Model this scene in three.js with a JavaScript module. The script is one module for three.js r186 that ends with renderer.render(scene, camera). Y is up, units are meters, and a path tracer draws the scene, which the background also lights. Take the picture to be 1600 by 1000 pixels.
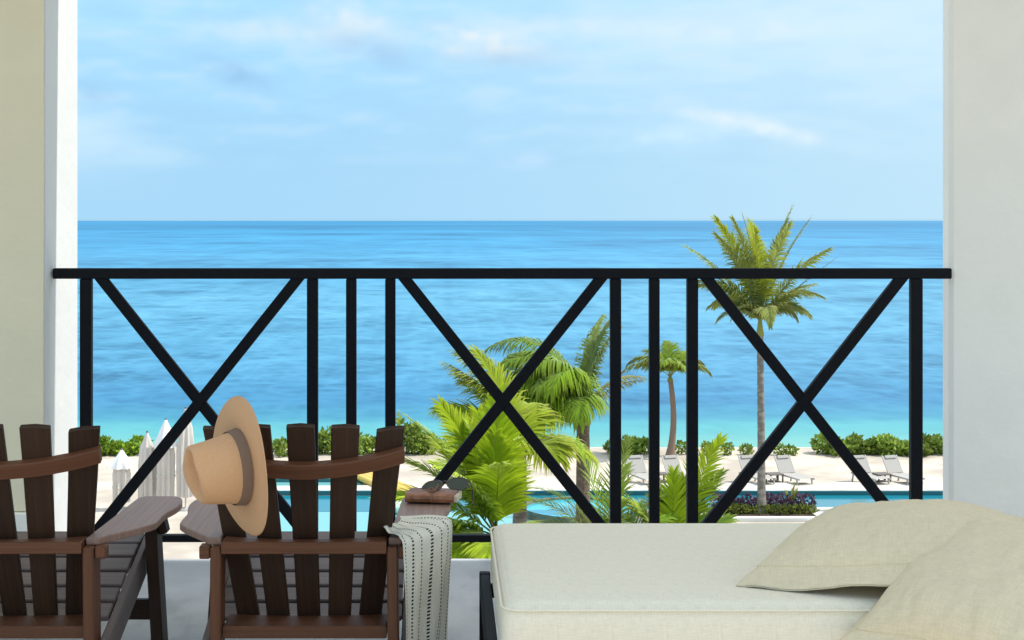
import * as THREE from 'three';
import { mergeGeometries, toCreasedNormals } from 'three/addons/utils/BufferGeometryUtils.js';

// ------------------------------------------------------------------ camera, sky, sun, exposure
const F = 2350, EYE = 1.5, GY = -8.1, SEA = -10;          // lens in photo pixels, eye height, ground and sea level (balcony floor = 0)
const scene = new THREE.Scene();
const camera = new THREE.PerspectiveCamera(2 * Math.atan(655 / F) * 180 / Math.PI, 1.6, 0.1, 400000);
camera.position.set(0, EYE, 0);
camera.lookAt(0, EYE, -10);
camera.setViewOffset(1800, 1310, 200, 310, 1600, 1000);   // shift lens: level camera, horizon high in the frame
camera.updateProjectionMatrix();

const renderer = new THREE.WebGLRenderer({ antialias: true });
renderer.toneMapping = THREE.LinearToneMapping;
renderer.toneMappingExposure = 1.18;
renderer.shadowMap.enabled = true;

const clamp = (x, a = 0, b = 1) => Math.min(b, Math.max(a, x));
const sst = (a, b, x) => { const t = clamp((x - a) / (b - a)); return t * t * (3 - 2 * t); };
const mix = (a, b, t) => a + (b - a) * t;
const mix3 = (a, b, t) => [mix(a[0], b[0], t), mix(a[1], b[1], t), mix(a[2], b[2], t)];
function rngOf(seed) { let s = seed >>> 0; return () => { s = (s + 0x6D2B79F5) >>> 0; let t = s; t = Math.imul(t ^ (t >>> 15), t | 1); t ^= t + Math.imul(t ^ (t >>> 7), t | 61); return ((t ^ (t >>> 14)) >>> 0) / 4294967296; }; }
function hash2(x, y) { let h = Math.imul(x | 0, 374761393) + Math.imul(y | 0, 668265263); h = Math.imul(h ^ (h >>> 13), 1274126177); return ((h ^ (h >>> 16)) >>> 0) / 4294967296; }
function noise(x, y) {
  const i = Math.floor(x), j = Math.floor(y), u = x - i, v = y - j, a = u * u * (3 - 2 * u), b = v * v * (3 - 2 * v);
  return mix(mix(hash2(i, j), hash2(i + 1, j), a), mix(hash2(i, j + 1), hash2(i + 1, j + 1), a), b);
}
function fbm(x, y, n = 4) { let s = 0, w = 0.5, t = 0; for (let k = 0; k < n; k++) { s += w * noise(x, y); t += w; x = x * 2.03 + 17.3; y = y * 2.03 + 9.1; w *= 0.5; } return s / t; }
function pnoise(x, y, px, py) {                            // value noise that repeats after px, py cells
  const i = Math.floor(x), j = Math.floor(y), u = x - i, v = y - j, a = u * u * (3 - 2 * u), b = v * v * (3 - 2 * v);
  const h = (p, q) => hash2(((p % px) + px) % px + 91, ((q % py) + py) % py + 37);
  return mix(mix(h(i, j), h(i + 1, j), a), mix(h(i, j + 1), h(i + 1, j + 1), a), b);
}
function pfbm(u, v, cx, cy, n) { let s = 0, w = 0.5, t = 0; for (let k = 0; k < n; k++) { s += w * pnoise(u * cx, v * cy, cx, cy); t += w; cx *= 2; cy *= 2; w *= 0.55; } return s / t; }

const SUN_EL = 57 * Math.PI / 180, SUN_AZ = 3 * Math.PI / 180;
const sunDir = new THREE.Vector3(Math.cos(SUN_EL) * Math.cos(SUN_AZ), Math.sin(SUN_EL), -Math.cos(SUN_EL) * Math.sin(SUN_AZ));
{
  const W = 3072, Hh = 1536, d = new Float32Array(W * Hh * 4);
  const deg = 180 / Math.PI, AZ = (px) => Math.atan((px - 700) / F) * deg, EL = (py) => Math.atan((345 - py) / F) * deg;
  // single soft clouds: azimuth, elevation, half width, half height, tilt, colour, strength
  const puffs = [
    [AZ(545), EL(38), 1.3, 0.75, -0.3, [0.68, 0.78, 0.84], 0.85], [AZ(570), EL(72), 1.6, 0.6, -0.55, [0.33, 0.545, 0.77], 0.55],
    [AZ(750), EL(66), 2.0, 0.62, -0.12, [0.68, 0.77, 0.82], 0.9], [AZ(790), EL(96), 2.4, 0.5, -0.1, [0.36, 0.57, 0.77], 0.4],
    [AZ(362), EL(118), 1.2, 0.42, -0.5, [0.29, 0.51, 0.76], 0.8], [AZ(150), EL(148), 0.9, 0.35, -0.2, [0.31, 0.53, 0.76], 0.65],
    [AZ(420), EL(50), 3.2, 0.5, 0.05, [0.53, 0.71, 0.83], 0.65], [AZ(1180), EL(200), 2.6, 0.32, -0.42, [0.68, 0.79, 0.85], 0.65],
    [AZ(1040), EL(212), 2.4, 0.4, 0.0, [0.52, 0.73, 0.90], 0.5], [AZ(930), EL(40), 4.5, 0.35, 0.02, [0.57, 0.73, 0.84], 0.55],
    [AZ(1160), EL(52), 4.0, 0.4, -0.02, [0.62, 0.76, 0.85], 0.55], [AZ(820), EL(250), 1.0, 0.3, 0, [0.48, 0.68, 0.88], 0.5],
  ];
  for (let r = 0; r < Hh; r++) {
    const el = (r + 0.5) / Hh * 180 - 90, ce = Math.cos(el / deg), se = Math.sin(el / deg);
    for (let c = 0; c < W; c++) {
      const th = ((c + 0.5) / W - 0.5) * 2 * Math.PI, x = ce * Math.cos(th), z = ce * Math.sin(th);
      let az = Math.atan2(x, -z) * deg, o = (r * W + c) * 4, col;
      if (el < 0) col = [0.30, 0.50, 0.62];
      else {
        const cs = x * sunDir.x + se * sunDir.y + z * sunDir.z, ang = Math.acos(clamp(cs, -1, 1)) * deg;
        const right = sst(-8, 26, az) * sst(200, 120, az);
        col = mix3([0.345, 0.60, 0.815], [0.47, 0.685, 0.82], right);
        const up = mix3([0.36, 0.655, 0.895], [0.57, 0.75, 0.88], right * 0.9);
        col = mix3(col, up, sst(1, 8.5, el));
        col = mix3(col, [0.34, 0.58, 1.0], 0.75 * sst(12, 65, el));
        const wide = Math.max(0.08, ce), q = 0.5 + (fbm(az * 0.05 * wide + 40, el * 0.32 + 3, 4) - 0.5) * 1.6;
        col = mix3(col, [0.55, 0.74, 0.87], 0.85 * sst(0.45, 0.85, q) * sst(0.5, 4, el));
        if (el > 8) { const v = fbm(x * 5 + 11, z * 5 + se * 2, 4); col = mix3(col, [1.38, 1.38, 1.38], 0.85 * sst(0.32, 0.75, v) * sst(8, 22, el)); }  // bright cloud veil above the view, added to light the shaded balcony
        if (el < 13 && Math.abs(az) < 30) {
          const fine = fbm(az * 0.55 + 9, el * 2.6 + 4, 5); col = mix3(col, [0.58, 0.73, 0.84], 0.34 * sst(0.48, 0.75, fine) * sst(1, 5, el)); col = mix3(col, [0.31, 0.53, 0.77], 0.2 * sst(0.50, 0.30, fine) * sst(0.5, 3, el) * (1 - 0.7 * right));
          const wob = fbm(az * 0.9 + 5, el * 1.6, 4), wob2 = fbm(az * 2.3, el * 3.7 + 8, 3);
          for (const [pa, pe, sw, sh, tilt, k, str] of puffs) {
            const da = az - pa, de = el - pe - tilt * da * 0.55, g = Math.exp(-((da / sw) ** 2) - ((de / sh) ** 2));
            if (g > 0.01) col = mix3(col, k, clamp(1.15 * str * g * (0.45 + 1.1 * sst(0.25, 0.7, wob)) * (0.55 + 0.9 * wob2)));
          }
        }
        const glow = 0.55 * Math.exp(-ang / 16);
        col = [col[0] + glow, col[1] + glow * 0.97, col[2] + glow * 0.9];
      }
      d[o] = col[0]; d[o + 1] = col[1]; d[o + 2] = col[2]; d[o + 3] = 1;
    }
  }
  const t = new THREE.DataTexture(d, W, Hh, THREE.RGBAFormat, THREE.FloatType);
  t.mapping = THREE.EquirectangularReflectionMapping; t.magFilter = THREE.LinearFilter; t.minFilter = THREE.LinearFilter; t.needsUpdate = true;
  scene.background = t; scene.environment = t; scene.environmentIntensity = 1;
}
const sun = new THREE.DirectionalLight(new THREE.Color(1, 0.955, 0.88), 4.0);
sun.target.position.set(0, 0, -30); sun.position.copy(sunDir).multiplyScalar(120).add(sun.target.position);
sun.castShadow = true; sun.shadow.mapSize.set(4096, 4096);
Object.assign(sun.shadow.camera, { left: -60, right: 60, top: 60, bottom: -60, near: 1, far: 260 });
scene.add(sun, sun.target);

// ------------------------------------------------------------------ helpers
const V = (x, y, z) => new THREE.Vector3(x, y, z);
const at = (px, py, D) => V((px - 700) * D / F, EYE - (py - 345) * D / F, -D);      // a place D metres out
const onGround = (px, py, gy = GY) => at(px, py, F * (EYE - gy) / (py - 345));        // where that line of sight meets the ground
const used = {};
const numbered = (n) => { const k = used[n] = (used[n] ?? -1) + 1; return k ? `${n}_${String(k).padStart(3, '0')}` : n; };
function tag(o, label, category, group) { o.userData.label = label; o.userData.category = category; if (group) o.userData.group = group; return o; }
function thing(name, label, category, p = V(0, 0, 0), turn = 0, group) {
  const o = new THREE.Group(); o.name = numbered(name); o.position.copy(p); o.rotation.y = turn; scene.add(o); return tag(o, label, category, group);
}
function part(name, geo, mat, parent, label) {
  const m = new THREE.Mesh(geo, mat); m.name = name; m.castShadow = m.receiveShadow = true; parent.add(m); if (label) m.userData.label = label; return m;
}
function struct(name, geo, mat, parent = scene) { const m = part(parent === scene ? numbered(name) : name, geo, mat, parent); if (parent === scene) m.userData.kind = 'structure'; return m; }
function copyOf(o, p, turn, label, group) {
  const c = o.clone(); c.name = numbered(o.name.replace(/_\d+$/, '')); c.position.copy(p); c.rotation.y = turn; c.userData = { ...o.userData }; if (label) c.userData.label = label; if (group) c.userData.group = group; scene.add(c); return c;
}
// rings of equal length joined to a skin; uv in metres: u round the ring, v along
function loft(rings, caps = true, crease = 0.6, closed = true) {
  const n = rings[0].length, pos = [], uv = [], idx = [], m = closed ? n : n - 1;
  let v = 0;
  rings.forEach((ring, r) => {
    if (r) v += ring.reduce((s, p, i) => s + p.distanceTo(rings[r - 1][i]), 0) / n;
    let u = 0;
    for (let i = 0; i <= m; i++) { const p = ring[i % n]; if (i) u += p.distanceTo(ring[i - 1]); pos.push(p.x, p.y, p.z); uv.push(u, v); }
  });
  const w = m + 1;
  for (let r = 0; r + 1 < rings.length; r++) for (let i = 0; i < m; i++) { const a = r * w + i, b = a + 1, c = a + w, e = c + 1; idx.push(a, b, c, b, e, c); }
  if (caps && closed) for (const [ring, flip] of [[rings[0], true], [rings[rings.length - 1], false]]) {
    const base = pos.length / 3, c = ring.reduce((s, p) => s.add(p), V(0, 0, 0)).divideScalar(n), e1 = ring[1].clone().sub(ring[0]).normalize(), e2 = ring[Math.floor(n / 2)].clone().sub(ring[0]); e2.addScaledVector(e1, -e2.dot(e1)).normalize();
    for (const p of [...ring, c]) { pos.push(p.x, p.y, p.z); uv.push(p.clone().sub(c).dot(e1), p.clone().sub(c).dot(e2)); }
    for (let i = 0; i < n; i++) { const j = (i + 1) % n; flip ? idx.push(base + j, base + i, base + n) : idx.push(base + i, base + j, base + n); }
  }
  const g = new THREE.BufferGeometry();
  g.setAttribute('position', new THREE.Float32BufferAttribute(pos, 3)); g.setAttribute('uv', new THREE.Float32BufferAttribute(uv, 2)); g.setIndex(idx);
  return crease > 0 ? toCreasedNormals(g, crease) : (g.computeVertexNormals(), g);
}
const rect = (c, a, b, w, h, k) => [[1, -1, 0, 1], [1, 1, 0, -1], [1, 1, 1, 0], [-1, 1, 1, 0], [-1, 1, 0, -1], [-1, -1, 0, 1], [-1, -1, 1, 0], [1, -1, 1, 0]]
  .map(([sa, sb, ka, kb]) => c.clone().addScaledVector(a, sa * (w / 2 - (ka ? k : 0))).addScaledVector(b, sb * (h / 2) + (ka ? 0 : kb * k)));
// a chamfered board or bar from p to q: w along 'side', h along 'up'
function bar(p, q, w, h, up = V(0, 1, 0), k = 0.003) {
  const t = q.clone().sub(p).normalize(), a = new THREE.Vector3().crossVectors(t, up).normalize(), b = new THREE.Vector3().crossVectors(a, t);
  const L = p.distanceTo(q), cut = [[0, k], [k, 0], [L - k, 0], [L, k]];
  return loft(cut.map(([s, ins]) => rect(p.clone().addScaledVector(t, s), a, b, w - 2 * ins, h - 2 * ins, Math.max(1e-4, k - ins * 0.7))), true, 0.3);
}
const box = (x0, x1, y0, y1, z0, z1, k = 0.004) => bar(V(x0, (y0 + y1) / 2, (z0 + z1) / 2), V(x1, (y0 + y1) / 2, (z0 + z1) / 2), z1 - z0, y1 - y0, V(0, 1, 0), k);
function tube(points, radius, seg = 8, crease = 0) {        // radius: number or function of 0..1
  const R = typeof radius === 'function' ? radius : () => radius, rings = [];
  let ref = V(0, 1, 0); const t0 = points[1].clone().sub(points[0]).normalize(); if (Math.abs(t0.y) > 0.9) ref = V(1, 0, 0);
  points.forEach((p, i) => {
    const t = points[Math.min(i + 1, points.length - 1)].clone().sub(points[Math.max(i - 1, 0)]).normalize(), a = new THREE.Vector3().crossVectors(t, ref).normalize(), b = new THREE.Vector3().crossVectors(a, t), r = R(i / (points.length - 1), i);
    rings.push(Array.from({ length: seg }, (_, k) => { const th = -k / seg * 2 * Math.PI; return p.clone().addScaledVector(a, Math.cos(th) * r).addScaledVector(b, Math.sin(th) * r); }));
  });
  return loft(rings, true, crease || 1.2);
}
function sheet(f, nu, nv, uvs = (u, v) => [u, v]) {         // parametric sheet
  const pos = [], uv = [], idx = [];
  for (let j = 0; j <= nv; j++) for (let i = 0; i <= nu; i++) { const p = f(i / nu, j / nv); pos.push(p.x, p.y, p.z); uv.push(...uvs(i / nu, j / nv)); }
  for (let j = 0; j < nv; j++) for (let i = 0; i < nu; i++) { const a = j * (nu + 1) + i, b = a + 1, c = a + nu + 1, e = c + 1; idx.push(a, b, c, b, e, c); }
  const g = new THREE.BufferGeometry();
  g.setAttribute('position', new THREE.Float32BufferAttribute(pos, 3)); g.setAttribute('uv', new THREE.Float32BufferAttribute(uv, 2)); g.setIndex(idx); g.computeVertexNormals(); return g;
}
function flat(points, y, scale = 1) {                       // a horizontal polygon facing up
  const g = new THREE.ShapeGeometry(new THREE.Shape(points.map((p) => new THREE.Vector2(p.x, -p.z)))); g.rotateX(-Math.PI / 2); g.translate(0, y, 0); return g;
}
function slab(points, y0, y1, bevel = 0.02) {
  const g = new THREE.ExtrudeGeometry(new THREE.Shape(points.map((p) => new THREE.Vector2(p.x, -p.z))), { depth: y1 - y0 - 2 * bevel, bevelEnabled: true, bevelSize: bevel, bevelThickness: bevel, bevelOffset: -bevel, bevelSegments: 2, curveSegments: 20 });
  g.rotateX(-Math.PI / 2); g.translate(0, y0 + bevel, 0); return g;
}
// ------------------------------------------------------------------ textures and materials
function tex(w, h, fn, srgb = true) {
  const d = new Uint8Array(w * h * 4);
  for (let j = 0; j < h; j++) for (let i = 0; i < w; i++) { const c = fn(i / w, j / h), o = (j * w + i) * 4, a = Array.isArray(c) ? c : [c, c, c]; d[o] = clamp(a[0]) * 255; d[o + 1] = clamp(a[1]) * 255; d[o + 2] = clamp(a[2]) * 255; d[o + 3] = 255; }
  const t = new THREE.DataTexture(d, w, h); t.wrapS = t.wrapT = THREE.RepeatWrapping; t.magFilter = THREE.LinearFilter; t.minFilter = THREE.LinearMipmapLinearFilter; t.generateMipmaps = true; if (srgb) t.colorSpace = THREE.SRGBColorSpace; t.needsUpdate = true; return t;
}
const rep = (t, x, y = x) => { const c = t.clone(); c.repeat.set(x, y); c.needsUpdate = true; return c; };
const std = (r, g, b, o = {}) => { const m = new THREE.MeshStandardMaterial({ roughness: 0.8, ...o }); m.color.setRGB(r, g, b); return m; };
const phys = (r, g, b, o = {}) => { const m = new THREE.MeshPhysicalMaterial({ roughness: 0.8, ...o }); m.color.setRGB(r, g, b); return m; };
const plasterT = tex(512, 512, (u, v) => { const q = pfbm(u, v, 6, 6, 5); return 0.985 + 0.015 * sst(0.3, 0.7, q); });
const plasterB = tex(512, 512, (u, v) => pfbm(u, v, 10, 6, 6), false);
const grainT = tex(512, 1024, (u, v) => { const w = pfbm(u, v, 3, 2, 3), a = pfbm(u + 0.06 * w, v, 48, 3, 3), b = pfbm(u, v, 160, 5, 2), k = 0.86 + 0.1 * sst(0.2, 0.8, a) + 0.12 * (b - 0.5); return [k, k * 0.97, k * 0.94]; });
const grainB = tex(512, 1024, (u, v) => pfbm(u, v, 120, 5, 3), false);
const weaveB = tex(256, 256, (u, v) => 0.5 + 0.22 * Math.sin(u * 2 * Math.PI * 32) * Math.cos(v * 2 * Math.PI * 32) + 0.5 * (pfbm(u, v, 64, 12, 2) - 0.5) + 0.5 * (pfbm(u, v, 12, 64, 2) - 0.5), false);
const weaveT = tex(256, 256, (u, v) => 0.96 + 0.06 * (pfbm(u, v, 96, 10, 2) - 0.5) + 0.06 * (pfbm(u + 0.3, v, 10, 96, 2) - 0.5));
const mottleT = tex(512, 512, (u, v) => { const a = pfbm(u, v, 5, 5, 6), b = pfbm(u, v, 3, 14, 4); const k = 0.8 + 0.2 * sst(0.3, 0.7, a) - 0.1 * sst(0.55, 0.75, b); return [k, k, k]; });
const floorT = tex(512, 512, (u, v) => { const a = pfbm(u, v, 4, 5, 6), b = pfbm(u + 0.1 * a, v, 5, 16, 5), k = 0.88 + 0.14 * sst(0.3, 0.7, a) - 0.11 * sst(0.5, 0.72, b); return [k, k, k * 1.005]; });
const sandT = tex(512, 512, (u, v) => { const k = 0.86 + 0.14 * sst(0.3, 0.7, pfbm(u, v, 7, 7, 6)); return [k, k * 0.985, k * 0.965]; });

const M = {
  black: phys(0.007, 0.0075, 0.010, { roughness: 0.6, specularIntensity: 0.25 }),
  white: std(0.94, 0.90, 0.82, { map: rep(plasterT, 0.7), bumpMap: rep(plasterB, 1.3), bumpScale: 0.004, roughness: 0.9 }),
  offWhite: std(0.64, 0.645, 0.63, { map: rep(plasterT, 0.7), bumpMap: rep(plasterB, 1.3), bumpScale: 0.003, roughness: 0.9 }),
  beige: std(0.86, 0.775, 0.56, { map: rep(plasterT, 0.7), bumpMap: rep(plasterB, 1.3), bumpScale: 0.004, roughness: 0.9 }),
  floor: std(0.47, 0.465, 0.45, { map: rep(floorT, 0.4), bumpMap: rep(plasterB, 0.8), bumpScale: 0.003, roughness: 0.55 }),
  bounceTile: std(0.80, 0.65, 0.49, { map: rep(mottleT, 0.5), roughness: 0.7 }),  // warm pale tone chosen for the light it throws back
  ceiling: std(0.85, 0.84, 0.80, { map: rep(plasterT, 0.5), roughness: 0.95 }),
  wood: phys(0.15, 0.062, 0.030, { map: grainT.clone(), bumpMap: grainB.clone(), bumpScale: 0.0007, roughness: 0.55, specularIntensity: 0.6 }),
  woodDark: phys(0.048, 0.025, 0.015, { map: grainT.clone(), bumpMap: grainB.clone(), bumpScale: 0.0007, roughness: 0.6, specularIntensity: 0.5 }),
  woodSkySheen: std(0.33, 0.215, 0.175, { map: grainT.clone(), bumpMap: grainB.clone(), bumpScale: 0.0006, roughness: 0.5 }),  // arms: sky reflection put into a lighter base colour
  woodSeat: std(0.17, 0.135, 0.13, { map: grainT.clone(), bumpMap: grainB.clone(), bumpScale: 0.0006, roughness: 0.5 }),  // seat boards greyed and lightened too, sky light put into the colour
  mattress: std(0.87, 0.815, 0.66, { map: rep(weaveT, 7), bumpMap: rep(weaveB, 14), bumpScale: 0.0002, roughness: 0.95 }),
  pillow: std(0.765, 0.66, 0.455, { map: rep(weaveT, 6), bumpMap: rep(weaveB, 11), bumpScale: 0.0004, roughness: 0.95 }),
  felt: phys(0.67, 0.39, 0.205, { map: rep(weaveT, 22), bumpMap: rep(weaveB, 40), bumpScale: 0.0001, roughness: 0.9 }),
  band: std(0.21, 0.14, 0.10, { bumpMap: rep(weaveB, 20), bumpScale: 0.0006, roughness: 0.85 }),
  leather: std(0.33, 0.135, 0.062, { map: rep(mottleT, 5), bumpMap: rep(plasterB, 18), bumpScale: 0.001, roughness: 0.5 }),
  paper: std(0.66, 0.56, 0.40, { roughness: 0.9 }),
  lens: phys(0.028, 0.05, 0.045, { roughness: 0.06, clearcoat: 0.6 }),
  horn: phys(0.045, 0.028, 0.02, { roughness: 0.25, clearcoat: 0.5 }),
  ground: std(0.565, 0.505, 0.43, { map: rep(sandT, 0.11), roughness: 0.95 }),
  deck: std(0.68, 0.65, 0.60, { map: rep(sandT, 0.3), roughness: 0.85 }),
  coping: std(0.72, 0.70, 0.66, { map: rep(plasterT, 0.5), roughness: 0.8 }),
  waterline: std(0.02, 0.13, 0.15, { roughness: 0.35 }),
  water: phys(0.008, 0.175, 0.235, { roughness: 0.12, specularIntensity: 0.5 }),
  waterPale: phys(0.17, 0.42, 0.42, { roughness: 0.12, specularIntensity: 0.5 }),
  canvas: std(0.64, 0.585, 0.53, { map: rep(weaveT, 3), roughness: 0.95, side: THREE.DoubleSide }),
  sling: std(0.37, 0.35, 0.32, { roughness: 0.9, side: THREE.DoubleSide }),
  lounger: std(0.38, 0.36, 0.33, { roughness: 0.6 }),
  tableDark: std(0.13, 0.11, 0.095, { roughness: 0.7 }),
  yellow: phys(0.78, 0.48, 0.03, { roughness: 0.4, clearcoat: 0.3 }),
  aqua: phys(0.45, 0.66, 0.52, { roughness: 0.3 }),
  terracotta: std(0.28, 0.135, 0.10, { map: rep(mottleT, 0.6), roughness: 0.85 }),
  soil: std(0.10, 0.065, 0.045, { map: rep(mottleT, 0.8), roughness: 0.95 }),
  trunk: std(0.24, 0.20, 0.165, { map: rep(mottleT, 1, 1.6), bumpMap: rep(grainB, 2, 1), bumpScale: 0.02, roughness: 0.9 }),
  leaf: phys(1, 1, 1, { vertexColors: true, transmission: 0.42, thickness: 0, roughness: 1, specularIntensity: 0.4, side: THREE.DoubleSide }),
  bush: phys(1, 1, 1, { vertexColors: true, transmission: 0.25, thickness: 0, roughness: 1, specularIntensity: 0.3, side: THREE.DoubleSide }),
  stalk: std(1, 1, 1, { vertexColors: true, roughness: 0.7 }),
};
for (const m of [M.wood, M.woodDark, M.woodSkySheen, M.woodSeat]) { m.map.repeat.set(2.2, 0.8); m.bumpMap.repeat.set(3, 0.8); m.map.needsUpdate = m.bumpMap.needsUpdate = true; }

const shade = (m, n, d = 0.16) => Array.from({ length: n }, (_, k) => { const c = m.clone(), q = 1 + d * Math.sin(k * 2.4 + 0.6); c.color.multiplyScalar(q); c.map = m.map.clone(); c.map.offset.set(0.37 * k, 0.21 * k); c.map.needsUpdate = true; return c; });
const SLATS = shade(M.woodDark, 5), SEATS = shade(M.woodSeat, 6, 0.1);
// ------------------------------------------------------------------ balcony: floor, ceiling, pillars
const FRONT = -6.69, RAILZ = -6.62;
struct('balcony_floor', box(-7, 7, -0.32, 0, FRONT, -3.76, 0.012), M.floor);
struct('bounce_floor', box(-7, 7, -0.32, 0, -3.757, 3.6, 0.006), M.bounceTile);  // unseen floor added round the camera for warm sunlit bounce
struct('unseen_ceiling', box(-4.6, 5.2, 3.4, 3.66, -6.76, -3.62, 0.01), M.ceiling);  // unseen; height and extent shaped to block sun and let sky light in
{
  const p = thing('pillar', 'white pillar with beige front and pale plinth beside left chair', 'pillar', V(-2.6, 0, -6.79));
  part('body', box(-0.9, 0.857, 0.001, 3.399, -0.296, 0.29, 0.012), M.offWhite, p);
  part('front_face', box(-0.9, 0.853, 0.246, 3.398, 0.2905, 0.302, 0.003), M.beige, p, 'beige front face');  // thin beige layer over the front of the body
  part('plinth', box(-0.91, 0.855, 0.001, 0.243, 0.2905, 0.325, 0.006), M.white, p);
  const q = thing('pillar', 'wide greyish white pillar behind the daybed pillows', 'pillar', V(3.1, 0, -6.7));
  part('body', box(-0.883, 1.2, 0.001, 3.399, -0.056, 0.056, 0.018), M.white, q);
}
// ------------------------------------------------------------------ railing
{
  const S = F / 6.62, X = (px) => (px - 700) / S, Y = (py) => EYE - (py - 345) / S;
  const r = thing('balcony_railing', 'black metal balcony railing with crossed bars between pillars', 'railing', V(0, 0, RAILZ));
  const yT = Y(435.5), yB = Y(835);
  part('top_rail', box(X(84), X(1485), yT, Y(419), -0.022, 0.022, 0.004), M.black, r);
  part('bottom_rail', box(X(122) , X(1471), Y(846), yB, -0.02, 0.02, 0.003), M.black, r);
  [[126, 144, 0], [480, 497], [541, 557], [602, 618], [953, 970], [1014, 1030], [1073, 1090], [1422, 1440, 0]].forEach(([a, b, foot]) =>
    part('baluster', bar(V(X((a + b) / 2), foot === 0 ? 0.001 : yB + 0.0005, 0), V(X((a + b) / 2), yT - 0.0005, 0), (b - a) / S, 0.04, V(0, 0, 1), 0.003), M.black, r));
  for (const [a, b] of [[144, 480], [618, 953], [1090, 1422]]) {
    const h = 0.0475, w = 0.028, ext = (p, q) => { const d = q.clone().sub(p).normalize(); return [p.clone().addScaledVector(d, -0.022), q.clone().addScaledVector(d, 0.016)]; };
    const one = bar(...ext(V(X(a + 15), yT - 0.0005, 0), V(X(b - 3), yB + 0.0005, 0)), w, h, V(0, 1, 0), 0.003), two = bar(...ext(V(X(b - 15), yT - 0.0005, 0), V(X(a + 3), yB + 0.0005, 0)), w + 0.007, h, V(0, 1, 0), 0.003);
    part('diagonal_bar', one, M.black, r); part('diagonal_bar', two, M.black, r);
  }
  for (const px of [549, 1022]) part('foot', box(X(px) - 0.02, X(px) + 0.02, 0.001, Y(846) - 0.001, -0.018, 0.018, 0.003), M.black, r);
}
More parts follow.
